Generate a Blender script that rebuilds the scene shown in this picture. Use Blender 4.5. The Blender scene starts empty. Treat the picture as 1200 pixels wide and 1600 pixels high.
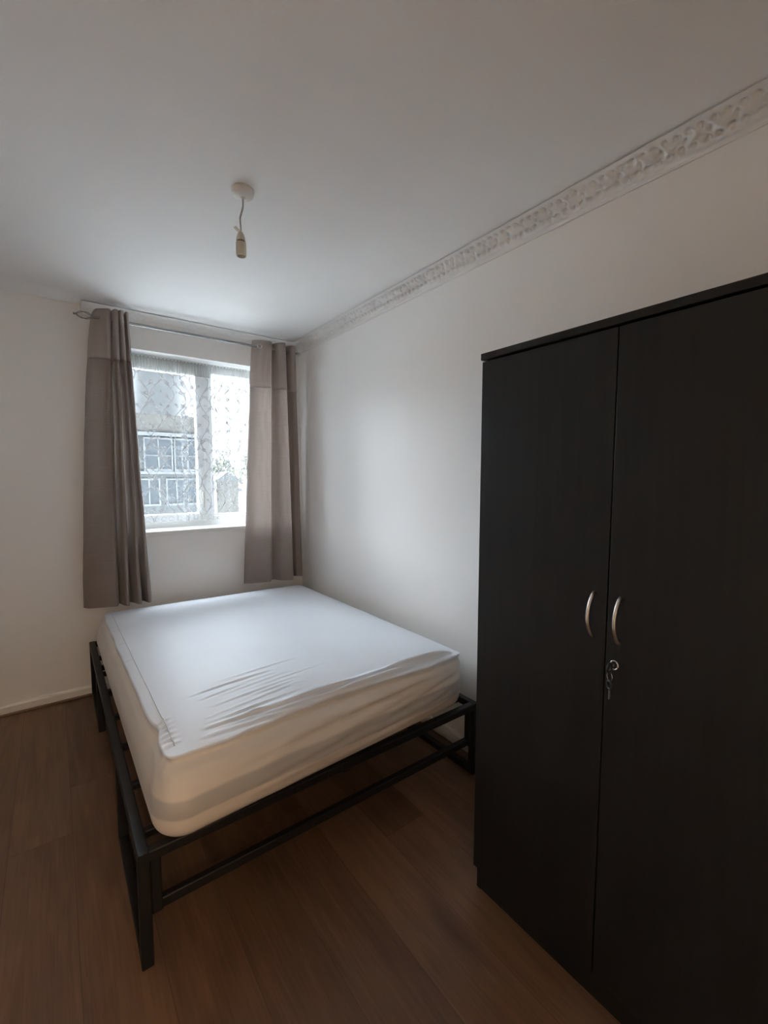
import bpy, bmesh, math, random
from mathutils import Vector, Matrix, noise
random.seed(7)
S = bpy.context.scene
C = S.collection
PI = math.pi

# ------------------------------------------------------------------ camera, world, light, exposure
cd = bpy.data.cameras.new('camera'); cam = bpy.data.objects.new('camera', cd); C.objects.link(cam)
RT = Vector((0.7998, -0.6002, 0.0009)); UP = Vector((0.0473, 0.0645, 0.9968)); FW = Vector((0.5984, 0.7972, -0.0800))
cam.matrix_world = Matrix(((RT.x, UP.x, -FW.x, -1.6091), (RT.y, UP.y, -FW.y, -3.2681), (RT.z, UP.z, -FW.z, 1.3757), (0, 0, 0, 1)))
cd.sensor_fit = 'HORIZONTAL'; cd.sensor_width = 36.0; cd.lens = 688.06 * 36.0 / 1200.0
cd.clip_start = 0.02; cd.clip_end = 500
S.camera = cam
S.view_settings.view_transform = 'Standard'; S.view_settings.look = 'None'
S.view_settings.gamma = 1.0; S.view_settings.use_curve_mapping = False
S.view_settings.exposure = 0.6
S.cycles.use_denoising = True
S.cycles.max_bounces = 16; S.cycles.diffuse_bounces = 10; S.cycles.glossy_bounces = 6
S.cycles.transmission_bounces = 10; S.cycles.transparent_max_bounces = 24
S.cycles.caustics_reflective = False; S.cycles.caustics_refractive = False
S.cycles.sample_clamp_indirect = 8.0

# hazy overcast sky: pale at the horizon, brightest to the left of the block opposite, dull behind the house
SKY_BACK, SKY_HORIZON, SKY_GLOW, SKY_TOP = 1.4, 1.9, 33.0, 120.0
HALL_GLOW = 88.0
w = bpy.data.worlds.new('overcast_sky'); S.world = w; w.use_nodes = True
nt = w.node_tree; nt.nodes.clear()
def wn(kind, **kw):
    n = nt.nodes.new(kind)
    for k, v in kw.items(): setattr(n, k, v)
    return n
tc = wn('ShaderNodeTexCoord'); sx = wn('ShaderNodeSeparateXYZ'); nt.links.new(tc.outputs['Generated'], sx.inputs[0])
def ramp(src, a0, a1, b0, b1):
    n = wn('ShaderNodeMapRange', interpolation_type='SMOOTHSTEP')
    for i, v in enumerate((a0, a1, b0, b1)): n.inputs[i + 1].default_value = v
    nt.links.new(src, n.inputs[0]); return n.outputs[0]
def wm(op, a, b):
    n = wn('ShaderNodeMath', operation=op)
    for i, v in enumerate((a, b)):
        if isinstance(v, (int, float)): n.inputs[i].default_value = v
        else: nt.links.new(v, n.inputs[i])
    return n.outputs[0]
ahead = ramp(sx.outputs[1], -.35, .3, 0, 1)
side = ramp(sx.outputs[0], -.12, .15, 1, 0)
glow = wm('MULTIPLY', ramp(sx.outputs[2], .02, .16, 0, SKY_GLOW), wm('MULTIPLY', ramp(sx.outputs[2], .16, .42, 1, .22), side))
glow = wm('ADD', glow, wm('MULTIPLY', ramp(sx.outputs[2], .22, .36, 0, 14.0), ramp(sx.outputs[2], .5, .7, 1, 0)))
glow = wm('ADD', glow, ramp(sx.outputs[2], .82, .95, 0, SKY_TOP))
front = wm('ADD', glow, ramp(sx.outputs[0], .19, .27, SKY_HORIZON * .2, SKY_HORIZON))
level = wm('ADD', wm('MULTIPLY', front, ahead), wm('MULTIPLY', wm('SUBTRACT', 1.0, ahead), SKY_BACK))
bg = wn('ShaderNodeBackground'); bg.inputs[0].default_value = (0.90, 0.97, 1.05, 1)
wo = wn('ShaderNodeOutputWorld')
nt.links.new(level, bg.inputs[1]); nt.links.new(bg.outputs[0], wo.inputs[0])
pl = bpy.data.lights.new('window_portal', 'AREA'); pl.shape = 'RECTANGLE'; pl.size = 1.09; pl.size_y = 1.2
pl.cycles.is_portal = True
po = bpy.data.objects.new('window_portal', pl); C.objects.link(po)
po.location = (-0.743, 0.31, 1.6); po.rotation_euler = (-PI / 2, 0, 0)

# ------------------------------------------------------------------ helpers
def mat(name, col, rough=0.6, metal=0.0, spec=0.5, **kw):
    m = bpy.data.materials.new(name); m.use_nodes = True
    b = m.node_tree.nodes['Principled BSDF']
    b.inputs['Base Color'].default_value = (*col, 1); b.inputs['Roughness'].default_value = rough
    b.inputs['Metallic'].default_value = metal; b.inputs['Specular IOR Level'].default_value = spec
    for k, v in kw.items(): b.inputs[k].default_value = v
    return m
def nodes(m):
    t = m.node_tree
    def N(kind, **kw):
        n = t.nodes.new(kind)
        for k, v in kw.items(): setattr(n, k, v)
        return n
    return t, N, t.nodes['Principled BSDF'], t.links.new
def math_node(N, L, op, a, b=None):
    n = N('ShaderNodeMath', operation=op)
    for i, v in enumerate((a, b)):
        if v is None: continue
        if isinstance(v, (int, float)): n.inputs[i].default_value = v
        else: L(v, n.inputs[i])
    return n.outputs[0]
def vary(m, scale, c1, c2, bump=0.0, stretch=(1, 1, 1), detail=6, bscale=None, dist=0.002):
    t, N, b, L = nodes(m)
    co = N('ShaderNodeTexCoord'); mp = N('ShaderNodeMapping'); mp.inputs['Scale'].default_value = stretch
    L(co.outputs['Object'], mp.inputs[0])
    n = N('ShaderNodeTexNoise'); n.inputs['Scale'].default_value = scale; n.inputs['Detail'].default_value = detail
    L(mp.outputs[0], n.inputs['Vector'])
    mx = N('ShaderNodeMix', data_type='RGBA'); mx.inputs[6].default_value = (*c1, 1); mx.inputs[7].default_value = (*c2, 1)
    L(n.outputs[0], mx.inputs[0]); L(mx.outputs[2], b.inputs['Base Color'])
    if bump:
        n2 = N('ShaderNodeTexNoise'); n2.inputs['Scale'].default_value = bscale or scale; n2.inputs['Detail'].default_value = 5
        L(mp.outputs[0], n2.inputs['Vector'])
        bp = N('ShaderNodeBump'); bp.inputs['Strength'].default_value = bump; bp.inputs['Distance'].default_value = dist
        L(n2.outputs[0], bp.inputs['Height']); L(bp.outputs[0], b.inputs['Normal'])
    return m

def box(bm, x0, x1, y0, y1, z0, z1):
    vs = [bm.verts.new((x, y, z)) for x in (x0, x1) for y in (y0, y1) for z in (z0, z1)]
    for f in ((0, 1, 3, 2), (4, 6, 7, 5), (0, 4, 5, 1), (2, 3, 7, 6), (0, 2, 6, 4), (1, 5, 7, 3)):
        bm.faces.new([vs[i] for i in f])
def sweep(bm, pts, prof, closed=False, flat_up=None, cap=True):
    """sweep a list of (a,b) profile offsets along pts"""
    pts = [Vector(p) for p in pts]; n = len(pts); rings = []; prev = None
    for i, p in enumerate(pts):
        if closed: d = pts[(i + 1) % n] - pts[i - 1]
        else: d = pts[min(i + 1, n - 1)] - pts[max(i - 1, 0)]
        d.normalize()
        if prev is None:
            u = Vector(flat_up) if flat_up else (Vector((0, 0, 1)) if abs(d.z) < 0.9 else Vector((1, 0, 0)))
        else: u = prev
        u = (u - d * u.dot(d)); u.normalize(); prev = u; s = d.cross(u)
        rings.append([bm.verts.new(p + s * a + u * b) for a, b in (prof(i / max(1, n - 1)) if callable(prof) else prof)])
    m = len(rings[0])
    for i in range(n if closed else n - 1):
        A, B = rings[i], rings[(i + 1) % n]
        for k in range(m): bm.faces.new((A[k], A[(k + 1) % m], B[(k + 1) % m], B[k]))
    if cap and not closed: bm.faces.new(rings[0][::-1]); bm.faces.new(rings[-1])
def circ(r, n=12, ry=None): return [(r * math.cos(2 * PI * k / n), (ry or r) * math.sin(2 * PI * k / n)) for k in range(n)]
def tube(bm, pts, r, n=12, **kw): sweep(bm, pts, circ(r, n), **kw)
def sq(bm, a, b, wdt, hgt, bev=0.003):
    """rectangular bar with softened corners from a to b"""
    x, y, e = wdt / 2, hgt / 2, bev
    sweep(bm, [a, b], [(x, -y + e), (x, y - e), (x - e, y), (-x + e, y), (-x, y - e), (-x, -y + e), (-x + e, -y), (x - e, -y)])
def lathe(bm, cx, cy, prof, n=32):
    rings = [[bm.verts.new((cx + r * math.cos(2 * PI * k / n), cy + r * math.sin(2 * PI * k / n), z)) for k in range(n)] for r, z in prof]
    for A, B in zip(rings, rings[1:]):
        for k in range(n): bm.faces.new((A[k], A[(k + 1) % n], B[(k + 1) % n], B[k]))
    bm.faces.new(rings[0]); bm.faces.new(rings[-1][::-1])
def sheet(bm, rows, mi=0):
    g = [[bm.verts.new(p) for p in r] for r in rows]
    for A, B in zip(g, g[1:]):
        for k in range(len(A) - 1):
            f = bm.faces.new((A[k], A[k + 1], B[k + 1], B[k])); f.material_index = mi
    return g
def obj(name, bm, m, parent=None, smooth=False, bevel=0, auto=40):
    me = bpy.data.meshes.new(name); bmesh.ops.recalc_face_normals(bm, faces=bm.faces[:]); bm.to_mesh(me); bm.free()
    for mm in (m if isinstance(m, (list, tuple)) else [m]): me.materials.append(mm)
    o = bpy.data.objects.new(name, me); C.objects.link(o)
    if parent:
        o.parent = parent
        o.location = -Vector(parent.location) if parent.type == 'EMPTY' else (0, 0, 0)
    if smooth:
        for p in me.polygons: p.use_smooth = True
    if bevel:
        b = o.modifiers.new('bevel', 'BEVEL'); b.width = bevel; b.segments = 2; b.limit_method = 'ANGLE'; b.angle_limit = math.radians(auto)
    return o
def sub(name, bm, m, parent, **kw):
    """a sub-part: parent is a mesh part, whose origin is already offset"""
    o = obj(name, bm, m, None, **kw); o.parent = parent; return o
def tag(o, label, cat, group=None, kind=None):
    o['label'] = label; o['category'] = cat
    if group: o['group'] = group
    if kind: o['kind'] = kind
    return o
def thing(name, loc, label, cat, group=None):
    o = bpy.data.objects.new(name, None); C.objects.link(o); o.location = loc; o.empty_display_size = 0.1
    return tag(o, label, cat, group)
def struct(name, bm, m, label=None, cat=None, **kw):
    o = obj(name, bm, m, **kw); o['kind'] = 'structure'
    if label: o['label'] = label; o['category'] = cat
    return o
B = bmesh.new

# ------------------------------------------------------------------ materials
M_wall = vary(mat('wall_paint', (.8, .79, .77), .7, spec=.3), 3, (.85, .845, .83), (.875, .87, .86), .12, bscale=160, dist=.0015)
M_ceil = vary(mat('ceiling_paint', (.8, .79, .77), .85, spec=.2), 2.2, (.85, .845, .835), (.88, .875, .865), .2, bscale=110, dist=.002)
M_plaster = vary(mat('cornice_plaster', (.8, .79, .77), .8, spec=.2), 30, (.78, .77, .755), (.83, .82, .805), .15, bscale=200)
M_gloss = mat('white_gloss_paint', (.78, .77, .74), .35)
M_upvc = mat('white_plastic_frame', (.82, .84, .85), .35)
M_metal = vary(mat('black_painted_steel', (.018, .017, .018), .45, spec=.3), 60, (.009, .0085, .009), (.015, .014, .0145), .1, bscale=300, dist=.0005)
M_nickel = mat('brushed_nickel', (.62, .58, .54), .38, 1.0)
M_chrome = mat('polished_chrome', (.75, .75, .75), .15, 1.0)
M_steel = mat('satin_steel', (.55, .55, .55), .3, 1.0)
M_rod = mat('grey_rod_metal', (.32, .32, .33), .35, .85)
M_cream = vary(mat('aged_cream_plastic', (.6, .54, .44), .4), 20, (.60, .55, .46), (.66, .61, .52))
M_whitepl = mat('white_plastic', (.75, .73, .69), .3)
M_brownbead = mat('brown_floor_beading', (.16, .09, .055), .5)
M_dark = mat('dark_plastic_and_groove_shade', (.01, .01, .01), .4)

def floor_material():
    m = mat('oak_laminate', (.2, .11, .06), .42, spec=.35); t, N, b, L = nodes(m)
    co = N('ShaderNodeTexCoord'); s = N('ShaderNodeSeparateXYZ'); L(co.outputs['Object'], s.inputs[0])
    W = 0.192
    u = math_node(N, L, 'DIVIDE', math_node(N, L, 'ADD', s.outputs[0], 1.803 + W * 20), W)
    idx = math_node(N, L, 'FLOOR', u); fu = math_node(N, L, 'FRACT', u)
    wn = N('ShaderNodeTexWhiteNoise', noise_dimensions='1D'); L(idx, wn.inputs['W'])
    v = math_node(N, L, 'DIVIDE', math_node(N, L, 'ADD', s.outputs[1], math_node(N, L, 'MULTIPLY', wn.outputs[0], 7.0)), 1.25)
    fv = math_node(N, L, 'FRACT', v); iv = math_node(N, L, 'FLOOR', v)
    wn2 = N('ShaderNodeTexWhiteNoise', noise_dimensions='2D'); cb = N('ShaderNodeCombineXYZ'); L(idx, cb.inputs[0]); L(iv, cb.inputs[1]); L(cb.outputs[0], wn2.inputs['Vector'])
    # grain coordinates shifted per plank
    cg = N('ShaderNodeCombineXYZ'); L(math_node(N, L, 'MULTIPLY', s.outputs[0], 9.0), cg.inputs[0]); L(s.outputs[1], cg.inputs[1])
    L(math_node(N, L, 'MULTIPLY', wn2.outputs[0], 40.0), cg.inputs[2])
    g1 = N('ShaderNodeTexNoise'); g1.inputs['Scale'].default_value = 2.2; g1.inputs['Detail'].default_value = 8; g1.inputs['Distortion'].default_value = .8; L(cg.outputs[0], g1.inputs['Vector'])
    cg2 = N('ShaderNodeCombineXYZ'); L(math_node(N, L, 'MULTIPLY', s.outputs[0], 70.0), cg2.inputs[0]); L(math_node(N, L, 'MULTIPLY', s.outputs[1], 3.0), cg2.inputs[1]); L(wn2.outputs[0], cg2.inputs[2])
    g2 = N('ShaderNodeTexNoise'); g2.inputs['Scale'].default_value = 2.0; g2.inputs['Detail'].default_value = 6; L(cg2.outputs[0], g2.inputs['Vector'])
    # knots and cracks
    ck = N('ShaderNodeCombineXYZ'); L(math_node(N, L, 'MULTIPLY', s.outputs[0], 6.0), ck.inputs[0]); L(math_node(N, L, 'MULTIPLY', s.outputs[1], 2.2), ck.inputs[1]); L(math_node(N, L, 'MULTIPLY', wn2.outputs[0], 9.0), ck.inputs[2])
    vo = N('ShaderNodeTexVoronoi'); vo.inputs['Scale'].default_value = .9; L(ck.outputs[0], vo.inputs['Vector'])
    kn = N('ShaderNodeMapRange'); kn.inputs[1].default_value = .04; kn.inputs[2].default_value = .30; kn.inputs[3].default_value = 1; kn.inputs[4].default_value = 0; L(vo.outputs['Distance'], kn.inputs[0])
    fac = math_node(N, L, 'ADD', math_node(N, L, 'MULTIPLY', g1.outputs[0], .7), math_node(N, L, 'MULTIPLY', g2.outputs[0], .4))
    fac = math_node(N, L, 'ADD', fac, math_node(N, L, 'MULTIPLY', math_node(N, L, 'SUBTRACT', wn2.outputs[0], .5), .22))
    cr = N('ShaderNodeValToRGB'); L(fac, cr.inputs[0])
    e = cr.color_ramp.elements; e[0].position = .28; e[0].color = (.095, .050, .027, 1); e[1].position = .78; e[1].color = (.20, .112, .063, 1)
    k = cr.color_ramp.elements.new(.52); k.color = (.14, .077, .043, 1)
    mk = N('ShaderNodeMix', data_type='RGBA'); L(math_node(N, L, 'MULTIPLY', kn.outputs[0], .6), mk.inputs[0]); L(cr.outputs[0], mk.inputs[6]); mk.inputs[7].default_value = (.06, .03, .018, 1)
    du = math_node(N, L, 'MINIMUM', fu, math_node(N, L, 'SUBTRACT', 1.0, fu)); dv = math_node(N, L, 'MINIMUM', fv, math_node(N, L, 'SUBTRACT', 1.0, fv))
    seam = math_node(N, L, 'MAXIMUM', math_node(N, L, 'LESS_THAN', du, .006), math_node(N, L, 'LESS_THAN', dv, .0011))
    ms = N('ShaderNodeMix', data_type='RGBA'); L(math_node(N, L, 'MULTIPLY', seam, .45), ms.inputs[0]); L(mk.outputs[2], ms.inputs[6]); ms.inputs[7].default_value = (.04, .02, .012, 1)
    L(ms.outputs[2], b.inputs['Base Color'])
    bp = N('ShaderNodeBump'); bp.inputs['Strength'].default_value = .25; bp.inputs['Distance'].default_value = .001
    L(math_node(N, L, 'SUBTRACT', g2.outputs[0], math_node(N, L, 'MULTIPLY', seam, 2.0)), bp.inputs['Height']); L(bp.outputs[0], b.inputs['Normal'])
    return m
M_floor = floor_material()
M_wenge = vary(mat('black_brown_wood_veneer', (.013, .012, .012), .5, spec=.42), 9, (.0016, .0015, .0017), (.016, .0157, .0163), .25, stretch=(9, 9, .35), detail=8, bscale=30, dist=.0008)

def fabric(name, c1, c2, trans, slub=(3, 3, 90), rough=.5, sheen=.4):
    m = vary(mat(name, c1, rough, spec=.35), 3, c1, c2, .2, stretch=slub, detail=5, bscale=6, dist=.001)
    t, N, b, L = nodes(m)
    b.inputs['Sheen Weight'].default_value = sheen; b.inputs['Sheen Roughness'].default_value = .35
    tr = N('ShaderNodeBsdfTranslucent'); tr.inputs[0].default_value = (c2[0] * 1.35, c2[1] * 1.3, c2[2] * 1.25, 1)
    mx = N('ShaderNodeMixShader'); mx.inputs[0].default_value = trans
    L(b.outputs[0], mx.inputs[1]); L(tr.outputs[0], mx.inputs[2]); L(mx.outputs[0], t.nodes['Material Output'].inputs[0])
    return m
M_curtain = fabric('taupe_faux_silk', (.215, .172, .153), (.30, .25, .228), .16)
M_cuff = fabric('pale_taupe_faux_silk', (.38, .335, .31), (.47, .42, .395), .34)

def net_material(name, cover, col=(.86, .88, .9), through=.4):
    m = bpy.data.materials.new(name); m.use_nodes = True; t = m.node_tree; t.nodes.clear()
    N = t.nodes.new; L = t.links.new
    d = N('ShaderNodeBsdfDiffuse'); d.inputs[0].default_value = (*col, 1)
    tl = N('ShaderNodeBsdfTranslucent'); tl.inputs[0].default_value = (*col, 1)
    a = N('ShaderNodeMixShader'); a.inputs[0].default_value = through; L(d.outputs[0], a.inputs[1]); L(tl.outputs[0], a.inputs[2])
    tp = N('ShaderNodeBsdfTransparent'); f = N('ShaderNodeMixShader'); f.inputs[0].default_value = cover
    L(tp.outputs[0], f.inputs[1]); L(a.outputs[0], f.inputs[2])
    o = N('ShaderNodeOutputMaterial'); L(f.outputs[0], o.inputs[0])
    return m
M_net = net_material('sheer_net', .022)
M_header = net_material('gathered_net_heading', .6, (.46, .46, .45))
M_thread = net_material('net_embroidery', .88, (.66, .67, .68), .05)
def glass_material():
    m = bpy.data.materials.new('window_glass'); m.use_nodes = True; t = m.node_tree; t.nodes.clear(); N = t.nodes.new; L = t.links.new
    tp = N('ShaderNodeBsdfTransparent'); tp.inputs[0].default_value = (.93, .96, .97, 1); gl = N('ShaderNodeBsdfGlossy'); gl.inputs['Roughness'].default_value = .02
    fr = N('ShaderNodeFresnel'); fr.inputs[0].default_value = 1.45; mx = N('ShaderNodeMixShader')
    mt = N('ShaderNodeMath'); mt.operation = 'MULTIPLY'; mt.inputs[1].default_value = .6; L(fr.outputs[0], mt.inputs[0])
    L(mt.outputs[0], mx.inputs[0]); L(tp.outputs[0], mx.inputs[1]); L(gl.outputs[0], mx.inputs[2])
    o = N('ShaderNodeOutputMaterial'); L(mx.outputs[0], o.inputs[0]); return m
M_glass = glass_material()

# ------------------------------------------------------------------ room shell
H = 2.4; XL = -2.45; YB = -4.05; YH = -5.5           # left wall, rear wall, end of the hall behind the camera
WX0, WX1, WZ0, WZ1 = -1.285, -0.20, 0.985, 2.19       # window opening
bm = B(); box(bm, XL - .1, .1, YH - .1, .3, -.1, 0); struct('floor', bm, M_floor, 'brown oak-effect laminate floor laid towards the window', 'floor')
bm = B(); box(bm, XL - .1, .1, YH - .1, .3, H, H + .1); struct('ceiling', bm, M_ceil, 'plain off-white painted ceiling', 'ceiling')
bm = B(); box(bm, 0, .12, YB - .1, .3, 0, H); struct('wall_right', bm, M_wall, 'white painted wall behind the bed side and wardrobe', 'wall')
bm = B(); box(bm, XL - .12, XL, YB - .1, .3, 0, H); struct('wall_left', bm, M_wall)
bm = B()
for x0, x1, z0, z1 in ((XL, WX0, 0, H), (WX1, 0, 0, H), (WX0, WX1, 0, WZ0), (WX0, WX1, WZ1, H)): box(bm, x0, x1, 0, .3, z0, z1)
bmesh.ops.remove_doubles(bm, verts=bm.verts[:], dist=1e-5)
struct('wall_window', bm, M_wall, 'white painted end wall with the window opening', 'wall')
DX0, DX1, DZ = -2.3, -1.5, 2.0                        # open doorway to the hall, behind the camera
bm = B()
for x0, x1, z0, z1 in ((XL, DX0, 0, H), (DX1, 0, 0, H), (DX0, DX1, DZ, H)): box(bm, x0, x1, YB - .1, YB, z0, z1)
struct('wall_rear', bm, M_wall)
bm = B()
box(bm, XL - .1, .0, YH - .1, YH, 0, H); box(bm, XL - .1, XL, YH, YB - .1, 0, H); box(bm, -.6, -.5, YH, YB - .1, 0, H)
struct('wall_hall', bm, M_wall)
bm = B()
for x0, x1, z0, z1 in ((DX0 - .06, DX0, 0, DZ + .06), (DX1, DX1 + .06, 0, DZ + .06), (DX0, DX1, DZ, DZ + .06)): box(bm, x0, x1, YB, YB + .015, z0, z1)
struct('trim_3', bm, M_gloss)

# skirting
def skirting(name, pts, label):
    bm = B()
    (x0, y0), (x1, y1), n = pts
    n = Vector(n); prof = [(0, 0), (.014, 0), (.014, .048), (.009, .058), (0, .06)]
    a = [bm.verts.new(Vector((x0, y0, 0)) + n * p + Vector((0, 0, q))) for p, q in prof]
    b = [bm.verts.new(Vector((x1, y1, 0)) + n * p + Vector((0, 0, q))) for p, q in prof]
    for i in range(5): bm.faces.new((a[i], a[(i + 1) % 5], b[(i + 1) % 5], b[i]))
    bm.faces.new(a); bm.faces.new(b)
    return struct(name, bm, M_gloss, label, 'baseboard')
skirting('baseboard_window', ((XL, 0), (0, 0), (0, -1, 0)), 'low white skirting board under the window')
skirting('baseboard_right', ((0, 0), (0, YB), (-1, 0, 0)), 'white skirting board along the wall behind the bed')
skirting('baseboard_left', ((XL, 0), (XL, YB), (1, 0, 0)), 'white skirting board along the left wall')
bm = B(); sweep(bm, [(XL, -.02, .006), (0, -.02, .006)], circ(.0075, 8)); struct('trim_4', bm, M_brownbead, 'thin brown beading between skirting board and floor', 'trim')

# ornate plaster cornice: curved band with two rows of raised leaves, plain fillets above and below
def cornice(name, length, place, label, relief=1.0, step=.004):
    bm = B(); CX, CZ = .097, .062; K = 30; rows = []
    n = int(length / step)
    for i in range(n + 1):
        s = i * step; row = []
        for k in range(K + 1):
            t = k / K
            # section from the ceiling edge (t=0) to the wall edge (t=1)
            a = t * PI / 2
            px = CX * (1 - math.sin(a) * .82 - .18 * t); pz = -CZ * (1 - math.cos(a)) * .55 - CZ * .45 * t
            d = 0.0
            if t < .07: d = .002
            elif t > .90: d = .002
            elif t > .84: d = -.001
            else:
                u = (t - .07) / .77
                for rowi, (c, per, wd) in enumerate(((.20, .032, .085), (.42, .064, .10), (.66, .032, .085))):
                    q = (((s / per + .5 * rowi + .10 * noise.noise((s * 9, rowi, 0))) % 1) - .5) * per
                    d -= .016 * math.exp(-(q / .0075) ** 2 - ((u - c) / wd) ** 2)
                q = ((s / .064 + .25) % 1 - .5) * .064
                d += .009 * math.exp(-(q / .018) ** 2 - ((u - .46) / .2) ** 2) + .004
                d += .003 * noise.noise((s * 70, t * 9, 3.0)) + .004 * noise.noise((s * 150, t * 17, 8.0))
                d *= min(1, u / .10, (1 - u) / .10)
                d *= relief
            pz -= .003 * (1 - t) ** 2
            nx, nz = math.sin(.5 + a * .6) * .6, -.8
            row.append(place(s, px + nx * d, pz + nz * d))
        rows.append(row)
    g = sheet(bm, rows)
    # back edges so that it is a solid strip against ceiling and wall
    bk = [bm.verts.new(place(i * step, 0, 0)) for i in range(n + 1)]
    for i in range(n):
        bm.faces.new((g[i][0], g[i + 1][0], bk[i + 1], bk[i])); bm.faces.new((g[i][K], bk[i], bk[i + 1], g[i + 1][K]))
    for r, e in ((g[0], bk[0]), (g[-1], bk[-1])): bm.faces.new(r + [e])
    return struct(name, bm, M_plaster, label, 'cornice', smooth=True)
cornice('trim_1', -YB, lambda s, p, z: Vector((-p, -s, H + z)), 'ornate white plaster cornice with leaf relief above the wardrobe wall')
cornice('trim_2', 1.43, lambda s, p, z: Vector((-s, -p, H + z)), 'shallow white plaster cornice above the curtain rod', .15)

# ------------------------------------------------------------------ window
def rect_frame(bm, x0, x1, z0, z1, wl, wr, wb, wt, y0, y1):
    box(bm, x0, x0 + wl, y0, y1, z0, z1); box(bm, x1 - wr, x1, y0, y1, z0, z1)
    box(bm, x0 + wl, x1 - wr, y0, y1, z0, z0 + wb); box(bm, x0 + wl, x1 - wr, y0, y1, z1 - wt, z1)
win = bpy.data.objects.new('window_1', None); C.objects.link(win); win.location = (-.765, .16, WZ0); win['kind'] = 'structure'
win['label'] = 'white plastic two-pane casement window behind the net curtain'; win['category'] = 'window'
MX = -.690
bm = B(); rect_frame(bm, WX0, WX1, WZ0 + .025, WZ1, .055, .055, .055, .045, .13, .195); box(bm, MX - .028, MX + .028, .13, .195, WZ0 + .08, WZ1 - .045)
obj('window_frame', bm, M_upvc, win, bevel=.004)
SX0, SX1, SZ0, SZ1 = WX0 + .045, MX - .018, WZ0 + .07, WZ1 - .035
bm = B(); rect_frame(bm, SX0, SX1, SZ0, SZ1, .055, .055, .055, .06, .112, .165)
sash = obj('sash', bm, M_upvc, win, bevel=.005)
bm = B(); box(bm, SX0 + .052, SX1 - .052, .145, .149, SZ0 + .052, SZ1 - .057); obj('window_pane', bm, M_glass, win)
bm = B(); rect_frame(bm, MX + .027, WX1 - .053, WZ0 + .078, WZ1 - .043, .018, .018, .02, .02, .138, .165)
obj('glazing_bead', bm, M_upvc, win, bevel=.003)
bm = B(); box(bm, MX + .044, WX1 - .07, .152, .156, WZ0 + .097, WZ1 - .062); obj('window_pane', bm, M_glass, win)
bm = B(); hx = SX1 - .028; box(bm, hx - .013, hx + .013, .098, .113, 1.195, 1.275)
tube(bm, [(hx, .10, 1.26), (hx, .082, 1.255), (hx, .076, 1.235), (hx, .078, 1.15)], .008, 10)
o = obj('window_handle', bm, M_whitepl, win, bevel=.003); o['label'] = 'white window handle on the middle stile'
bm = B(); box(bm, WX0 - .0, WX1 + .0, -.0, .132, WZ0, WZ0 + .025); box(bm, WX0 - .04, WX1 + .04, -.03, 0, WZ0 - .002, WZ0 + .025)
o = obj('window_sill', bm, M_gloss, win, bevel=.006); o['label'] = 'white painted inner window sill'

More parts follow.
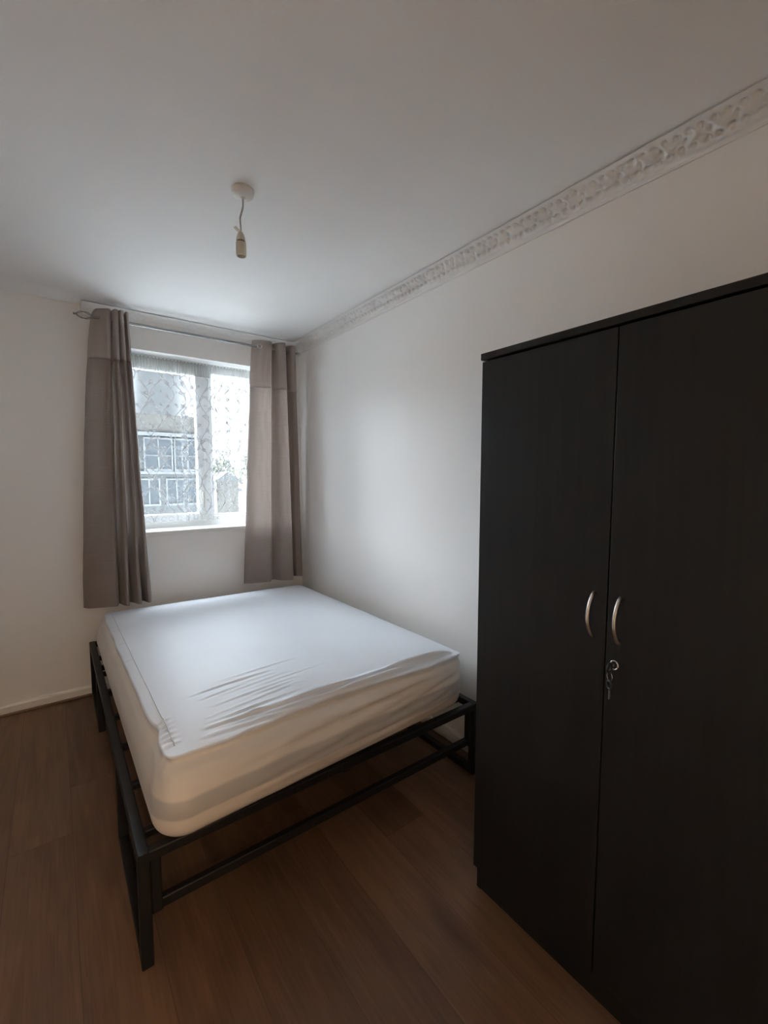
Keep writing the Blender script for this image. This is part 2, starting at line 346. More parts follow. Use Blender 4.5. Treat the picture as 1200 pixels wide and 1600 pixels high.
# ------------------------------------------------------------------ net curtain with scrolling vines
def net_curtain():
    root = thing('net_curtain', (-.765, .085, 2.17), 'white sheer net curtain with grey scrolling vines across the window', 'net curtain')
    ZT, ZB = 2.085, 1.052
    # plan of the cloth from left to right, folded over itself in two places
    plan = []
    def wob(x): return .082 + .006 * math.sin(x * 38) + .004 * math.sin(x * 91 + 1)
    x = WX0 + .01
    def run(a, b, dy=0, n=None):
        n = n or max(2, int(abs(b - a) / .006))
        for i in range(n): plan.append((a + (b - a) * i / n, wob(a + (b - a) * i / n) + dy))
    run(WX0 + .012, -.835); run(-.835, -.875, -.006); run(-.875, -.625, .004)
    run(-.625, -.645, -.005); run(-.645, -.535, .003); run(-.535, -.565, -.006); run(-.565, -.45, .003); run(-.45, -.475, -.005); run(-.475, WX1 - .012, .003)
    S_ = [0]
    for a, b in zip(plan, plan[1:]): S_.append(S_[-1] + math.hypot(b[0] - a[0], b[1] - a[1]))
    T = S_[-1]
    def at(s, off=0):
        s = min(max(s, 0), T - 1e-6)
        lo, hi = 0, len(S_) - 1
        while hi - lo > 1:
            m = (lo + hi) // 2
            if S_[m] <= s: lo = m
            else: hi = m
        f = (s - S_[lo]) / max(1e-9, S_[hi] - S_[lo]); a, b = plan[lo], plan[hi]
        return a[0] + (b[0] - a[0]) * f, a[1] + (b[1] - a[1]) * f + off
    bm = B(); rows = []
    for i in range(30):
        t = i / 29; row = []
        for k, (px, py) in enumerate(plan):
            zb = ZB + .006 * abs(math.sin(S_[k] * PI / .05))
            row.append((px, py - .004 * t * math.sin(px * 55), ZT + (zb - ZT) * t))
        rows.append(row)
    sheet(bm, rows, 0)
    # vines lying on the cloth
    rnd = random.Random(3)
    def ribbon(pts, w0):
        prev = None; P = []
        for (s, z) in pts:
            if not (0.002 < s < T - .002 and ZB + .004 < z < ZT): 
                if len(P) > 2: yield P
                P = []; continue
            P.append((s, z))
        if len(P) > 2: yield P
    def draw(pts, w0):
        for P in ribbon(pts, w0):
            L_, R_ = [], []
            for i, (s, z) in enumerate(P):
                a = P[max(i - 1, 0)]; b = P[min(i + 1, len(P) - 1)]
                dx, dz = b[0] - a[0], b[1] - a[1]; l = math.hypot(dx, dz) or 1e-6
                nx, nz = -dz / l * w0 / 2, dx / l * w0 / 2
                for side, sg in ((L_, 1), (R_, -1)):
                    q = at(s + sg * nx, -.0035); side.append(bm.verts.new((q[0], q[1], z + sg * nz)))
            for i in range(len(P) - 1):
                f = bm.faces.new((L_[i], L_[i + 1], R_[i + 1], R_[i])); f.material_index = 1
    lam = .285; k = 0; s0 = .03
    while s0 < T:
        ph = rnd.choice((0, .5)) * 2 * PI + rnd.uniform(-.4, .4); A = rnd.uniform(.030, .042)
        f = lambda z: s0 + A * math.sin(2 * PI * z / lam + ph)
        draw([(f(ZT - i * .007), ZT - i * .007) for i in range(int((ZT - ZB) / .007))], .0052)
        z = ZT - .03
        while z > ZB + .05:
            for sg in (1, -1):
                if rnd.random() < .75:
                    # a branch that leaves the stem and ends in a curl
                    zz = z + rnd.uniform(-.012, .012); R0 = rnd.uniform(.009, .014); bx, bz = f(zz), zz
                    L1 = rnd.uniform(.022, .034); cx, cz = bx + sg * L1, bz + L1 * 1.2
                    pts = []
                    for j in range(9):
                        u = j / 8; pts.append((bx + sg * (L1 + R0) * u ** 1.3, bz + L1 * 1.2 * u ** .9))
                    for j in range(1, 24):
                        a = j / 23 * 1.55 * 2 * PI; r = R0 * (1 - .72 * j / 23)
                        pts.append((cx + sg * r * math.cos(a), cz + r * math.sin(a)))
                    draw(pts, .0042)
                if rnd.random() < .5:
                    bx, bz = f(z) + sg * rnd.uniform(.02, .035), z - rnd.uniform(.02, .05)
                    draw([(bx + .004 * math.cos(a * PI / 4), bz + .006 * math.sin(a * PI / 4)) for a in range(9)], .003)
            z -= rnd.uniform(.062, .085)
        s0 += rnd.uniform(.062, .085)
    # scalloped scroll border along the hem
    s0 = .02
    while s0 < T:
        draw([(s0 + .016 * math.cos(a * PI / 8), ZB + .028 + .016 * math.sin(a * PI / 8)) for a in range(14)], .0028)
        draw([(s0 + (j / 10 - .5) * .05, ZB + .012 + .007 * math.cos((j / 10 - .5) * 2 * PI)) for j in range(11)], .0028)
        s0 += .052
    o = obj('net_panel', bm, [M_net, M_thread], root, smooth=True)
    bm = B(); rows = []
    for i in range(9):
        t = i / 8; row = []
        for k in range(420):
            px = WX0 + .01 + (WX1 - WX0 - .02) * k / 419
            row.append((px, .078 + .007 * math.sin(k * .93 + 1.3 * math.sin(k * .11)) * (.5 + .5 * t) + .003 * math.sin(k * 2.1), 2.170 - .088 * t + .0025 * math.sin(k * .7) * (t == 0)))
        rows.append(row)
    sheet(bm, rows); o = obj('gathered_heading', bm, M_header, root, smooth=True); o['label'] = 'gathered white heading band of the net'
    bm = B(); tube(bm, [(WX0, .09, 2.158), (WX1, .09, 2.158)], .005, 8); obj('net_wire', bm, M_whitepl, root)
net_curtain()

# ------------------------------------------------------------------ curtain rod and two eyelet curtains
RZ, RY = 2.305, -.125
root = thing('curtain_rod', (-.74, RY, RZ), 'thin grey metal curtain rod with wire cage finial above the window', 'curtain rod')
bm = B(); tube(bm, [(-1.375, RY, RZ), (-.075, RY, RZ)], .0085, 16); obj('rod', bm, M_rod, root, smooth=True, bevel=.001)
bm = B(); lathe(bm, 0, 0, [(.0085, 0), (.0115, .003), (.0115, .018), (.008, .021)], 16)
bmesh.ops.rotate(bm, verts=bm.verts[:], matrix=Matrix.Rotation(PI / 2, 3, 'Y')); bmesh.ops.translate(bm, verts=bm.verts[:], vec=(-.079, RY, RZ))
obj('end_cap', bm, M_nickel, root, smooth=True)
bm = B()
for k in range(4):
    a = k * PI / 2 + .5
    P = []
    for i in range(15):
        u = i / 14; r = .0245 * (math.sin(PI * u) ** .8 if 0 < u < 1 else 0) ; aa = a + 1.1 * u
        P.append((-1.378 - .082 * u, RY + r * math.cos(aa), RZ + r * math.sin(aa)))
    tube(bm, P, .0022, 6)
lathe(bm, 0, 0, [(.003, -.006), (.006, -.003), (.006, .003), (.003, .006)], 10)
bmesh.ops.translate(bm, verts=[v for v in bm.verts if v.co.x > -1], vec=(-1.466, RY, RZ))
tube(bm, [(-1.372, RY, RZ), (-1.384, RY, RZ)], .0095, 12)
obj('finial', bm, M_rod, root, smooth=True)['label'] = 'twisted wire cage finial'
for bx in (-1.30, -.16):
    bm = B(); tube(bm, [(bx, 0, RZ - .01), (bx, -.09, RZ - .012), (bx, RY, RZ - .009)], .006, 10); lathe(bm, bx, 0, [(.02, -.001), (.02, .004)], 16)
    for v in bm.verts:
        if -.002 < v.co.z < .005: v.co = Vector((v.co.x, -v.co.z * 1.0 - .001, RZ - .01 + v.co.y))
    obj('bracket', bm, M_rod, root)

def catmull(P, n):
    out = []
    for i in range(len(P) - 1):
        p0, p1, p2, p3 = P[max(i - 1, 0)], P[i], P[i + 1], P[min(i + 2, len(P) - 1)]
        for k in range(n):
            t = k / n
            out.append(tuple(.5 * (2 * b + (c - a) * t + (2 * a - 5 * b + 4 * c - d) * t * t + (3 * b - a - 3 * c + d) * t ** 3) for a, b, c, d in zip(p0, p1, p2, p3)))
    out.append(tuple(P[-1])); return out
def curtain(loc, label, P, ztop, zseam, zbot, ex, eyelets, seed):
    root = thing('curtain', loc, label, 'curtain', 'eyelet curtains at the window')
    D = catmull(P, 9); nP = len(D) - 1
    def pt(k, z):
        xt, yt, xb, yb = D[k]; t = (ztop - z) / (ztop - zbot); f = k / nP
        e = ex[0] + (ex[1] - ex[0]) * f; u = max(0, min(1, t)) ** e
        yy = yt + (yb - yt) * t
        wv = .009 * noise.noise((f * 9 + seed, z * 3.1, seed)) + .0025 * noise.noise((f * 26, z * 9, seed + 4))
        return Vector((xt + (xb - xt) * u + wv * .6, yy + wv, z))
    def zb(k): return zbot + .006 * noise.noise((k * .08, seed, 2))
    bm = B(); rows = []
    for i in range(70):
        rows.append([pt(k, zseam + (zb(k) - zseam) * i / 69) for k in range(nP + 1)])
    sheet(bm, rows); o = obj('curtain_panel', bm, M_curtain, root, smooth=True)
    bm = B(); rows = []
    for i in range(22):
        t = i / 21; r = []
        for k in range(nP + 1):
            p = pt(k, ztop + (zseam - .004 - ztop) * t); p.y += -.003 * (t > .95); r.append(p)
        rows.append(r)
    sheet(bm, rows); o = obj('header_band', bm, M_cuff, root, smooth=True); o['label'] = 'paler sewn-on band at the top of the curtain'
    s = o.modifiers.new('thick', 'SOLIDIFY'); s.thickness = .004; s.offset = 0
    bm = B(); sweep(bm, [pt(k, zseam - .002) + Vector((0, -.003, 0)) for k in range(nP + 1)], circ(.0022, 6)); obj('seam', bm, M_curtain, root, smooth=True)
    for (k, z) in eyelets:
        p = pt(int(k * nP), z); q = pt(min(nP, int(k * nP) + 2), z); tdir = (q - p).normalized(); nrm = Vector((tdir.y, -tdir.x, 0)).normalized()
        if nrm.y > 0: nrm = -nrm
        c = p + nrm * .004; bm = B()
        tube(bm, [c + tdir * (.0155 * math.cos(a * PI / 12)) + Vector((0, 0, .0155 * math.sin(a * PI / 12))) for a in range(24)], .0038, 8, closed=True)
        obj('eyelet', bm, M_chrome, root, smooth=True)
PL = [(-1.365, -.075, -1.496, -.055), (-1.352, -.11, -1.455, -.10), (-1.315, -.145, -1.37, -.135), (-1.292, -.15, -1.325, -.14),
      (-1.286, -.09, -1.312, -.075), (-1.280, -.085, -1.302, -.07), (-1.272, -.165, -1.287, -.165), (-1.256, -.168, -1.262, -.17),
      (-1.251, -.09, -1.25, -.08), (-1.240, -.165, -1.218, -.172), (-1.226, -.163, -1.195, -.168), (-1.222, -.09, -1.185, -.09),
      (-1.213, -.155, -1.16, -.168), (-1.200, -.152, -1.135, -.155), (-1.197, -.09, -1.128, -.07)]
curtain((-1.31, RY, .58), 'left taupe curtain, bunched in narrow folds left of the window', PL, 2.358, 2.072, .574, (.55, 1.15), [], 1.0)
PR = [(-.400, -.06, -.500, -.05), (-.408, -.095, -.510, -.09), (-.378, -.140, -.468, -.125), (-.33, -.152, -.39, -.135), (-.292, -.15, -.33, -.145),
      (-.277, -.10, -.315, -.112), (-.266, -.088, -.30, -.105), (-.242, -.15, -.25, -.165), (-.207, -.176, -.19, -.195), (-.19, -.16, -.163, -.185),
      (-.176, -.09, -.145, -.09), (-.158, -.085, -.122, -.07), (-.137, -.15, -.098, -.105), (-.102, -.14, -.05, -.105), (-.088, -.08, -.03, -.06)]
curtain((-.27, RY, .59), 'right taupe curtain, hanging in broad folds beside the room corner', PR, 2.352, 2.02, .588, (.75, 1.0), [(.155, 2.305)], 5.0)

# ------------------------------------------------------------------ ceiling pendant
root = thing('ceiling_pendant', (-1.015, -1.63, H), 'white ceiling rose with short hanging flex and empty cream lampholder', 'ceiling light')
PX, PY = -1.015, -1.63
bm = B(); lathe(bm, PX, PY, [(.041, H), (.041, H - .003), (.038, H - .0035), (.0385, H - .010), (.036, H - .019), (.027, H - .0245), (.010, H - .027), (.0065, H - .031), (.004, H - .031)], 40)
obj('ceiling_rose', bm, M_whitepl, root, smooth=True, bevel=.0008)
bm = B(); c = catmull([(PX, PY, H - .029), (PX - .001, PY, H - .06), (PX - .009, PY, H - .09), (PX - .012, PY, H - .105), (PX - .010, PY, H - .13), (PX - .010, PY, 2.245)], 6)
tube(bm, c, .0032, 8); obj('flex', bm, mat('grey_flex', (.52, .50, .47), .5), root, smooth=True)
hx, hy = PX - .0105, PY
bm = B(); lathe(bm, hx, hy, [(.004, 2.254), (.006, 2.252), (.0105, 2.246), (.0145, 2.236), (.0165, 2.224), (.0168, 2.2215), (.0142, 2.2205), (.0142, 2.2165), (.0182, 2.2155), (.0185, 2.180), (.0178, 2.169), (.0145, 2.169), (.0145, 2.200), (.002, 2.202)], 28)
obj('lampholder', bm, M_cream, root, smooth=True, bevel=.0006)
bm = B(); lathe(bm, hx, hy, [(.0146, 2.2203), (.0150, 2.2203), (.0150, 2.2167), (.0146, 2.2167)], 28); obj('groove_shade_band', bm, M_dark, root)  # dark band set into the lampholder groove, its colour standing in for the shade
bm = B()
q = [(hx + .001, hy, 2.252), (hx - .010, hy - .003, 2.2545), (hx - .024, hy - .006, 2.261)]
sweep(bm, q, [(-.008, -.0008), (.008, -.0008), (.008, .0008), (-.008, .0008)], flat_up=(.3, 0, 1)); obj('tag', bm, M_cream, root)

# ------------------------------------------------------------------ metal bed frame
HF = .341; T = .031; XA, XB, YA, YZ = -1.4585, -.107, -.0285, -1.9545      # tube centre lines
root = thing('bed_frame', (-.78, -1.0, 0), 'black square-tube metal bed frame with slats under the white mattress', 'bed frame')
zc = HF - T / 2
for x in (XA, XB):
    bm = B(); sq(bm, (x, YA + T / 2, zc), (x, YZ - T / 2, zc), T, T); obj('side_rail', bm, M_metal, root)
for y in (YA, YZ):
    bm = B(); sq(bm, (XA + T / 2, y, zc), (XB - T / 2, y, zc), T, T); obj('end_rail', bm, M_metal, root)
for y in (YA, YZ):
    bm = B(); sq(bm, (XA + T / 2, y + (.004 if y < -1 else -.004), .165), (XB - T / 2, y + (.004 if y < -1 else -.004), .165), T * .8, T); obj('lower_rail', bm, M_metal, root)
for y in (-.295, -.55, -.81, -1.08, -1.35, -1.615, -1.865):
    bm = B(); sq(bm, (XA + T / 2, y, zc - .002), (XB - T / 2, y, zc - .002), T * .8, T * .75); obj('slat', bm, M_metal, root)
bm = B(); sq(bm, ((XA + XB) / 2, YA - T / 2, zc - .032), ((XA + XB) / 2, YZ + T / 2, zc - .032), T, T * .8); obj('centre_rail', bm, M_metal, root)
for x, sgn in ((XA, 1), (XB, -1)):
    for y0, y1 in ((YZ, YZ + .525), (YA - .49, YA)):
        # a leg is an open loop: two uprights joined by a bar on the floor
        bm = B(); e = T / 2
        sq(bm, (x, y0, 0.0), (x, y0, HF - T), T, T); sq(bm, (x, y1, 0.0), (x, y1, HF - T), T, T)
        sq(bm, (x, y0 + e, e), (x, y1 - e, e), T, T); obj('leg', bm, M_metal, root)
    # inner upright that carries the foot rails
    bm = B(); sq(bm, (x + sgn * T * .95, YZ + .002, .150), (x + sgn * T * .95, YZ + .002, HF - T), T * .9, T * .9); obj('foot_post', bm, M_metal, root)

# ------------------------------------------------------------------ mattress in its thin stretch cover
def mattress_mats():
    top = vary(mat('white_knit_cover', (.8, .82, .86), .55, spec=.35), 5, (.755, .79, .85), (.785, .82, .875), .12, bscale=420, dist=.0006)
    m = mat('stretch_side_fabric', (.7, .65, .6), .45, spec=.4); t, N, b, L = nodes(m)
    co = N('ShaderNodeTexCoord'); s = N('ShaderNodeSeparateXYZ'); L(co.outputs['Object'], s.inputs[0])
    n = N('ShaderNodeTexNoise'); n.inputs['Scale'].default_value = 7; n.inputs['Detail'].default_value = 4; L(co.outputs['Object'], n.inputs['Vector'])
    z = math_node(N, L, 'ADD', s.outputs[2], math_node(N, L, 'MULTIPLY', math_node(N, L, 'SUBTRACT', n.outputs[0], .5), .012))
    r = N('ShaderNodeValToRGB'); L(math_node(N, L, 'DIVIDE', math_node(N, L, 'SUBTRACT', z, .34), .22), r.inputs[0])
    e = r.color_ramp.elements; e[0].position = 0; e[0].color = (.70, .64, .585, 1); e[1].position = 1; e[1].color = (.74, .70, .66, 1)
    for p, c in ((.31, (.70, .64, .585, 1)), (.34, (.48, .46, .45, 1)), (.54, (.48, .46, .45, 1)), (.58, (.70, .645, .59, 1)), (.8, (.70, .65, .6, 1))):
        k = e.new(p); k.color = c
    # the grey border of the mattress shows through only where the cover is stretched over the foot
    yf = N('ShaderNodeMapRange', interpolation_type='SMOOTHSTEP'); L(s.outputs[1], yf.inputs[0])
    for i, v in enumerate((-1.97, -1.80, 1, .15)): yf.inputs[i + 1].default_value = v
    mb = N('ShaderNodeMix', data_type='RGBA'); L(yf.outputs[0], mb.inputs[0]); mb.inputs[6].default_value = (.72, .69, .65, 1); L(r.outputs[0], mb.inputs[7])
    L(mb.outputs[2], b.inputs['Base Color'])
    n2 = N('ShaderNodeTexNoise'); n2.inputs['Scale'].default_value = 400; L(co.outputs['Object'], n2.inputs['Vector'])
    bp = N('ShaderNodeBump'); bp.inputs['Strength'].default_value = .12; bp.inputs['Distance'].default_value = .0005; L(n2.outputs[0], bp.inputs['Height']); L(bp.outputs[0], b.inputs['Normal'])
    return top, m
M_top, M_side = mattress_mats()
TOPQ = dict(FL=(-1.405, -.13, .540), FR=(-.085, -.13, .525), NR=(-.125, -1.90, .560), NL=(-1.388, -1.905, .556))
BODQ = dict(FL=(-1.445, -.10), FR=(-.085, -.10), NR=(-.135, -1.945), NL=(-1.427, -2.005))
def bil(q, u, v):
    """u 0..1 left to right, v 0..1 far to near"""
    return [(q['FL'][i] * (1 - u) + q['FR'][i] * u) * (1 - v) + (q['NL'][i] * (1 - u) + q['NR'][i] * u) * v for i in range(len(q['FL']))]
def round_uv(u, v, ru=.085, rv=.06):
    cu, cv = (u if u < .5 else 1 - u), (v if v < .5 else 1 - v)
    if cu < ru and cv < rv:
        a, b = (ru - cu) / ru, (rv - cv) / rv; m, l = max(a, b), math.hypot(a, b)
        if l > 0: a, b = a * m / l, b * m / l
        cu, cv = ru - a * ru, rv - b * rv
        u = cu if u < .5 else 1 - cu; v = cv if v < .5 else 1 - cv
    return u, v
rnd = random.Random(11)
creases = []      # on the top: (x0,y0,x1,y1,width,height), pulled tight along the foot edge towards the near right corner
for i in range(14):
    x0 = -1.28 + rnd.uniform(0, .22); y0 = -1.58 - .021 * i + rnd.uniform(-.008, .008); l = rnd.uniform(.18, .42)
    creases.append((x0, y0, x0 + l, y0 + .045 * l + rnd.uniform(.0, .03), rnd.uniform(.003, .006), rnd.uniform(.001, .0028)))
for i in range(22):
    x0 = -1.30 + rnd.uniform(0, .85); y0 = -1.885 + rnd.uniform(-.01, .05); l = rnd.uniform(.3, .6)
    creases.append((x0, y0, min(x0 + l, -.16), y0 + (-1.885 - y0) * .4 + rnd.uniform(-.008, .012), rnd.uniform(.006, .010), rnd.uniform(.003, .005)))
for i in range(6):
    y0 = -1.86 + .03 * i; creases.append((-1.385, y0, -1.33, y0 + .012, .005, .003))
for i in range(3): creases.append((-1.42, -.55 - .25 * i, -1.35, -.56 - .25 * i, .006, .002))
def crease_h(x, y, lst):
    h = 0
    for x0, y0, x1, y1, wd, ht in lst:
        dx, dy = x1 - x0, y1 - y0; L2 = dx * dx + dy * dy; t = ((x - x0) * dx + (y - y0) * dy) / L2
        if not 0 < t < 1: continue
        d = ((x - x0) * dy - (y - y0) * dx) / math.sqrt(L2)
        if abs(d) > 4 * wd: continue
        h += ht * math.sin(PI * t) ** .7 * (math.exp(-(d / wd) ** 2) - .6 * math.exp(-((d - 1.6 * wd) / wd) ** 2))
    return h
face = []         # on the foot side: (x0,z0,x1,z1,width,height), fanning out of the near right corner
for i in range(30):
    z1 = rnd.uniform(.37, .55); x0 = rnd.uniform(-1.3, -.55)
    face.append((x0, z1 - rnd.uniform(.01, .05), rnd.uniform(-.25, -.13), min(.55, z1 + rnd.uniform(.0, .03)), rnd.uniform(.006, .011), rnd.uniform(.004, .009)))
def build_mattress():
    bm = B(); NU, NV = 170, 250
    def top_pt(u, v, ru=None):
        uu, vv = round_uv(u, v, *((.05, .035) if v < .5 else (.022, .016))); x, y, z = bil(TOPQ, uu, vv)
        cu, cv = min(uu, 1 - uu), min(vv, 1 - vv)
        crown = .042 * (1 - math.exp(-cu * 1.35 / .10)) * (1 - math.exp(-cv * 1.8 / .14))
        # the rim hangs in shallow waves between the tight corners
        rim = math.exp(-(cv * 1.8 / .035) ** 2) if vv > .5 else 0
        y -= rim * (.012 * math.sin(uu * 9 + .6) + .008 * noise.noise((uu * 14, 0, 0)) + .012 * math.exp(-((uu - .12) / .06) ** 2))
        rl = math.exp(-(cu * 1.35 / .03) ** 2) if uu < .5 else 0
        x += rl * (.008 * noise.noise((0, vv * 9, 3)) + .018 * math.exp(-((vv - .90) / .03) ** 2))
        z += crown + crease_h(x, y, creases) * 1.5 * min(1, cv * 1.8 / .02, cu * 1.35 / .015) + .002 * noise.noise((x * 4, y * 4, 1))
        return Vector((x, y, z))
    # grid lines bunched towards the rim so that it stays crisp
    def warp(t): return t + .09 * math.sin(2 * PI * t) * -1 / (2 * PI) * 5 * .9
    us = [i / NU for i in range(NU + 1)]; vs = [.0 + (j / NV) ** .8 for j in range(NV + 1)]
    g = [[bm.verts.new(top_pt(u, v)) for u in us] for v in vs]
    for j in range(NV):
        for i in range(NU): bm.faces.new((g[j][i], g[j][i + 1], g[j + 1][i + 1], g[j + 1][i]))
    per = [(0, i) for i in range(NU)] + [(j, NU) for j in range(NV)] + [(NV, i) for i in range(NU, 0, -1)] + [(j, 0) for j in range(NV, 0, -1)]
    prof = [(.04, -.006), (.10, -.018), (.2, -.03), (.34, None), (.46, None), (.58, None), (.7, None), (.8, None), (.9, None), (1.0, None)]
    ring = [g[j][i] for j, i in per]
    body = [Vector((*bil(BODQ, *round_uv(us[i], vs[j], .075, .052)), 0)) for j, i in per]; norms = []
    for k in range(len(per)):
        tg = body[(k + 4) % len(per)] - body[k - 4]; nn = Vector((tg.y, -tg.x, 0)).normalized()
        if nn.dot(body[k] - Vector((-.765, -1.05, 0))) < 0: nn = -nn
        norms.append(nn)
    K = 26; zb = HF + .0008
    for k in range(1, K + 1):
        t = k / K; new = []
        for a_i, ((j, i), v0) in enumerate(zip(per, [g[j][i] for j, i in per])):
            u, v = us[i], vs[j]; uu, vv = round_uv(u, v, .075, .052); bx, by = bil(BODQ, uu, vv)
            tx, ty, tz = v0.co
            out = math.sin(min(1, t / .62) * PI / 2) ** 1.1 if t < .62 else 1.0
            lip = .0
            z = tz + (zb - tz) * t
            if t > .74:          # rounded lower edge
                a = (t - .74) / .26; ins = .040 * (1 - math.sqrt(max(0, 1 - a * a)))
            else: ins = 0
            x = tx + (bx - tx) * out; y = ty + (by - ty) * out
            n = norms[a_i]
            # the cover tucks in just below the rim, then bulges
            tuck = -.026 * math.exp(-((t - .085) / .045) ** 2) * (1 - .65 * max(0, (u - .6) / .4) if v > .97 else .55 if u < .03 else .3)
            fold = crease_h(x, z, face) if v > .985 else 0
            fold += .003 * noise.noise((x * 5, y * 5, z * 14))
            p = Vector((x, y, z)) + n * (tuck + fold * math.sin(PI * min(1, t * 1.05)) - ins)
            new.append(bm.verts.new(p))
        for a in range(len(per)):
            f = bm.faces.new((ring[a], ring[(a + 1) % len(per)], new[(a + 1) % len(per)], new[a]))
            f.material_index = 1 if k > 2 else 0
        ring = new
    bm.faces.new(ring[::-1]).material_index = 1
    o = obj('mattress', bm, [M_top, M_side], None, smooth=True)
    tag(o, 'white double mattress in a thin wrinkled stretch cover on the metal frame', 'mattress')
    # raised seam line set in from the left edge and round the foot corner, following the surface
    bm = B(); pts = []
    for i in range(150):
        v = .03 + .945 * i / 149; p = top_pt(.030 + .006 * noise.noise((v * 4, 7, 0)), v); p.z += .0016; pts.append(p)
    tube(bm, pts, .0016, 6)
    s = obj('seam', bm, mat('cover_seam_thread', (.66, .68, .71), .6), o, smooth=True)
build_mattress()

# ------------------------------------------------------------------ wardrobe
WF, WD, WYA, WYB, WH = -.5491, .019, -2.3521, -3.165, 1.747        # door front plane, door thickness, far side, near side, top
root = thing('wardrobe', (-.28, -2.76, 0), 'tall black-brown two-door wardrobe with curved metal handles by the right wall', 'wardrobe')
cx = WF + WD + .001
for y in (WYA, WYB + .016):
    bm = B(); box(bm, cx, -.022, y - .016, y, 0, WH - .022); obj('side_panel', bm, M_wenge, root, bevel=.001)
bm = B(); box(bm, WF - .003, -.020, WYB - .004, WYA + .004, WH - .020, WH); obj('top_panel', bm, M_wenge, root, bevel=.002)
bm = B(); box(bm, cx + .002, cx + .018, WYB + .016, WYA - .016, 0, .085); obj('plinth', bm, M_wenge, root, bevel=.001)
bm = B(); box(bm, -.030, -.024, WYB + .016, WYA - .016, .0, WH - .022); obj('back_panel', bm, M_wenge, root)
bm = B(); box(bm, cx + .002, -.030, WYB + .016, WYA - .016, .087, .103); obj('base_shelf', bm, M_wenge, root)
YM = -2.757
for i, (y0, y1) in enumerate(((YM + .0015, WYA - .0005), (WYB + .0005, YM - .0015))):
    bm = B(); box(bm, WF, WF + WD, y0, y1, .088, WH - .0255); d = obj('door', bm, M_wenge, root, bevel=.0015)
    hy = YM + .034 if i == 0 else YM - .030
    bm = B(); P = []
    za, zb = (1.091, .979)
    for k in range(25):
        u = k / 24; P.append((WF - .027 * math.sin(PI * u) ** .75 if 0 < u < 1 else WF + .001, hy, za + (zb - za) * u))
    sweep(bm, P, circ(.0042, 12, .0036), flat_up=(1, 0, 0)); sub('handle', bm, M_nickel, d, smooth=True)['label'] = 'curved satin nickel pull handle'
    if i == 1:
        lc = Vector((WF, YM - .024, .925)); bm = B()
        tube(bm, [lc + Vector((-.003, .0088 * math.cos(k * PI / 16), .0105 * math.sin(k * PI / 16))) for k in range(32)], .0021, 10, closed=True)
        lk = sub('lock', bm, M_chrome, d, smooth=True); lk['label'] = 'small round chrome lock rim'
        bm = B(); tube(bm, [lc + Vector((.001, 0, 0)), lc + Vector((-.0025, 0, 0))], .0085, 20); sub('lock_barrel', bm, M_dark, d)
# keys
KY, KZ = YM - .024, .925
def key_bow(bm, c, ax, up, r=.010):
    P = [c + ax * (r * math.cos(a * PI / 10)) + up * (r * 1.15 * math.sin(a * PI / 10)) for a in range(20)]
    tube(bm, P, .0032, 8, closed=True)
root = thing('key', (WF - .02, KY, KZ), 'small key with dark bow standing in the wardrobe lock', 'key')
bm = B(); sq(bm, (WF - .004, KY, KZ), (WF - .016, KY, KZ), .002, .006, .0004); obj('blade', bm, M_steel, root)
bm = B(); key_bow(bm, Vector((WF - .026, KY, KZ - .001)), Vector((1, 0, 0)), Vector((0, 0, 1)), .0095); obj('bow', bm, M_dark, root, smooth=True)
bm = B(); rc = Vector((WF - .026, KY - .001, KZ - .021)); tube(bm, [rc + Vector((.005 * math.cos(a * PI / 12), .0085 * math.cos(a * PI / 12), .0115 * math.sin(a * PI / 12))) for a in range(24)], .0007, 6, closed=True)
obj('key_ring', bm, M_chrome, root, smooth=True)
root = thing('key', (WF - .026, KY - .001, KZ - .06), 'spare key hanging on the ring below the wardrobe lock', 'key')
bm = B(); key_bow(bm, Vector((WF - .026, KY - .002, KZ - .0415)), Vector((.5, .86, 0)), Vector((0, 0, 1)), .0085); obj('bow', bm, M_dark, root, smooth=True)
bm = B(); sq(bm, (WF - .026, KY - .002, KZ - .050), (WF - .026, KY - .002, KZ - .076), .0018, .006, .0004); obj('blade', bm, M_steel, root)

# ------------------------------------------------------------------ hall lamp behind the camera
root = thing('hall_lamp', (-1.6, -4.75, H), 'warm globe ceiling lamp in the hall beyond the doorway', 'ceiling light')
ml = bpy.data.materials.new('lit_globe'); ml.use_nodes = True; b = ml.node_tree.nodes['Principled BSDF']
b.inputs['Emission Color'].default_value = (1, .70, .44, 1); b.inputs['Emission Strength'].default_value = HALL_GLOW
bm = B(); lathe(bm, -1.6, -4.75, [(.02, H - .06), (.07, H - .075), (.10, H - .12), (.11, H - .16), (.10, H - .2), (.07, H - .245), (.02, H - .26)], 24); obj('globe', bm, ml, root, smooth=True)
bm = B(); lathe(bm, -1.6, -4.75, [(.05, H), (.05, H - .03), (.02, H - .04), (.02, H - .062)], 20); obj('base', bm, M_whitepl, root, smooth=True)

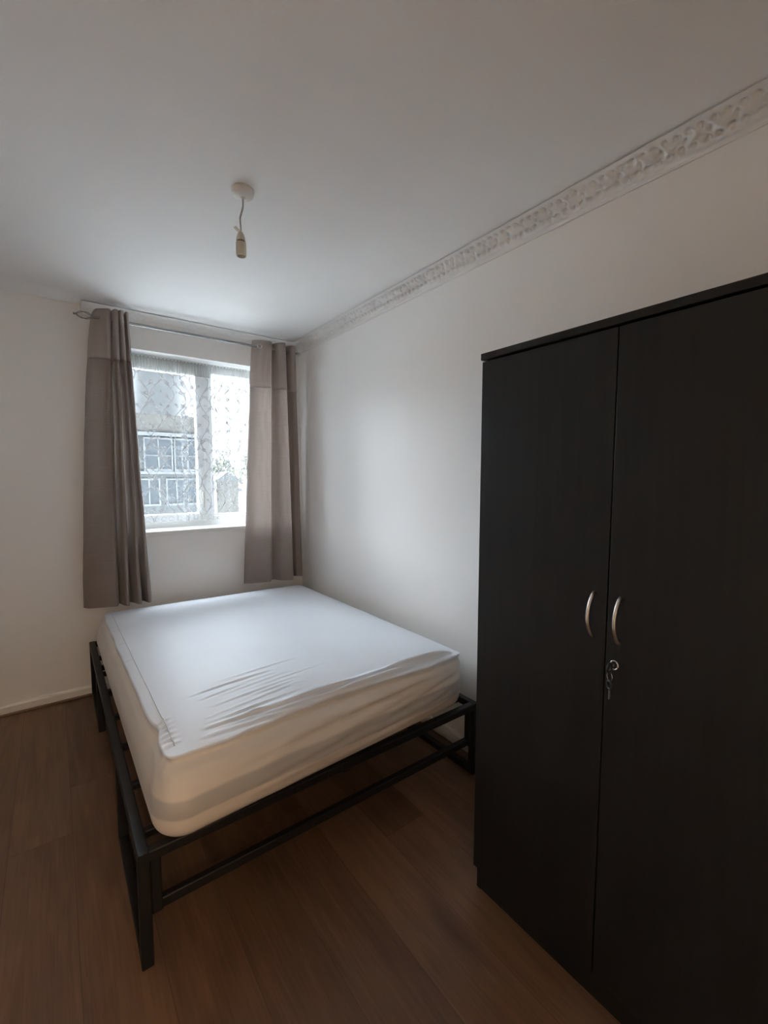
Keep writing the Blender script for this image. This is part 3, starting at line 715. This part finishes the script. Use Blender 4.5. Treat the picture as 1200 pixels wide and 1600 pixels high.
# ------------------------------------------------------------------ outside the window
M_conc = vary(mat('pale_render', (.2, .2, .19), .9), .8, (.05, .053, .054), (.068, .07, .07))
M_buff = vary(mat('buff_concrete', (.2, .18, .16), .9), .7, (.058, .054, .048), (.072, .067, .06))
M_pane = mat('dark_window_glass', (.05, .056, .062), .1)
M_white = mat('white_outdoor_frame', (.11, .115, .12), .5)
M_ground = vary(mat('pale_paving', (.42, .42, .41), .9), .5, (.66, .66, .65), (.76, .76, .75))
GZ = -5.6
bm = B(); box(bm, -70, 110, .8, 160, GZ - .2, GZ); struct('ground', bm, M_ground)
root = thing('apartment_building', (0, 23, GZ), 'pale apartment block with rows of windows across the street', 'building')
BX0, BX1, BY = -5.0, 4.65, 20.0
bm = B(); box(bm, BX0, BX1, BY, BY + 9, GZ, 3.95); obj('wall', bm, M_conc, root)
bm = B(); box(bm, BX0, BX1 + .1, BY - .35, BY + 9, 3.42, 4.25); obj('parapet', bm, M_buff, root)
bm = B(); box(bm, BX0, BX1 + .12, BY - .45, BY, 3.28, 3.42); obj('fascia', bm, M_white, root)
for zf in (1.62, -1.3, -4.2):
    bm = B(); box(bm, BX0, BX1, BY - .12, BY, zf - .14, zf); obj('sill_band', bm, M_white, root)
    bm = B(); box(bm, BX0, BX1, BY - .05, BY, zf - 1.65, zf - .95) if False else box(bm, BX0, BX1, BY - .06, BY, zf - 1.42, zf - .14 - .02); obj('spandrel_panel', bm, M_buff if zf < 1 else M_conc, root)
for zf, zt, ws in ((1.64, 3.2, [(x, 1.25) for x in (-.6, .9, 2.45, 3.75)]), (-.02, 1.28, [(x, .95) for x in (-.5, .75, 2.0, 3.2, 4.1)]), (-2.9, -1.5, [(x, 1.0) for x in (.2, 1.6, 3.0)])):
    for x, wd in ws:
        f = B(); rect_frame(f, x - wd / 2, x + wd / 2, zf, zt, .07, .07, .09, .07, BY - .13, BY + .02); box(f, x - .03, x + .03, BY - .12, BY + .02, zf, zt)
        if zf > 0: box(f, x - wd / 2, x + wd / 2, BY - .12, BY + .02, zf + .7, zf + .75)
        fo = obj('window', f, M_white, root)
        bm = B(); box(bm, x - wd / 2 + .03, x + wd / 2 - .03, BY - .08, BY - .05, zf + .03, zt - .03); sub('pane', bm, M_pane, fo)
M_leaf = vary(mat('grey_green_leaves', (.05, .06, .04), .8), 3, (.04, .047, .03), (.085, .09, .06), 0)
M_bark = mat('bark', (.09, .075, .06), .9)
def tree(x, y, h, r, label, seed):
    root = thing('tree', (x, y, GZ), label, 'tree', 'trees beyond the street')
    rr = random.Random(seed); bm = B()
    tube(bm, [(x, y, GZ), (x + .1, y, GZ + h * .4), (x, y, GZ + h * .75)], .22, 8); obj('trunk', bm, M_bark, root, smooth=True)
    bm = B()
    for i in range(1500):
        while True:
            p = Vector((rr.uniform(-1, 1), rr.uniform(-1, 1), rr.uniform(-1, 1)))
            if .25 < p.length < 1: break
        p = p * (.75 + .35 * noise.noise(p * 2 + Vector((seed, 0, 0)))) * 1.15
        c = Vector((x + p.x * r, y + p.y * r, GZ + h * .62 + p.z * h * .38)); a = rr.uniform(.16, .34)
        u = Vector((rr.uniform(-1, 1), rr.uniform(-1, 1), rr.uniform(-1, 1))).normalized(); v = u.orthogonal().normalized()
        bm.faces.new([bm.verts.new(c + u * a), bm.verts.new(c + v * a * .6), bm.verts.new(c - u * a), bm.verts.new(c - v * a * .6)])
    obj('crown', bm, M_leaf, root)
tree(18.2, 62, 10.6, 2.6, 'grey-green tree beside the apartment block seen through the right pane', 1)
tree(27.6, 74, 13.0, 3.4, 'taller grey-green tree farthest right through the window', 2)
tree(13.4, 54, 9.4, 2.0, 'grey-green tree nearest the end of the apartment block', 3)
root = thing('house', (17, 48, GZ), 'low buff house with pale roof beyond the street', 'house')
bm = B(); box(bm, 12.6, 15.0, 46, 50, GZ, .9); obj('wall', bm, M_buff, root)
bm = B()
vs = [bm.verts.new(p) for p in ((12.4, 45.7, .9), (15.2, 45.7, .9), (15.2, 50.3, .9), (12.4, 50.3, .9), (13.8, 45.7, 1.9), (13.8, 50.3, 1.9))]
for f in ((0, 1, 4), (2, 3, 5), (1, 2, 5, 4), (3, 0, 4, 5), (0, 3, 2, 1)): bm.faces.new([vs[i] for i in f])
obj('roof', bm, M_conc, root)
bm = B(); box(bm, 4.9, 30, 30, 30.25, GZ, -1.35)
tag(obj('boundary_wall', bm, M_white, None), 'low white boundary wall along the street below the trees', 'wall', kind='thing')
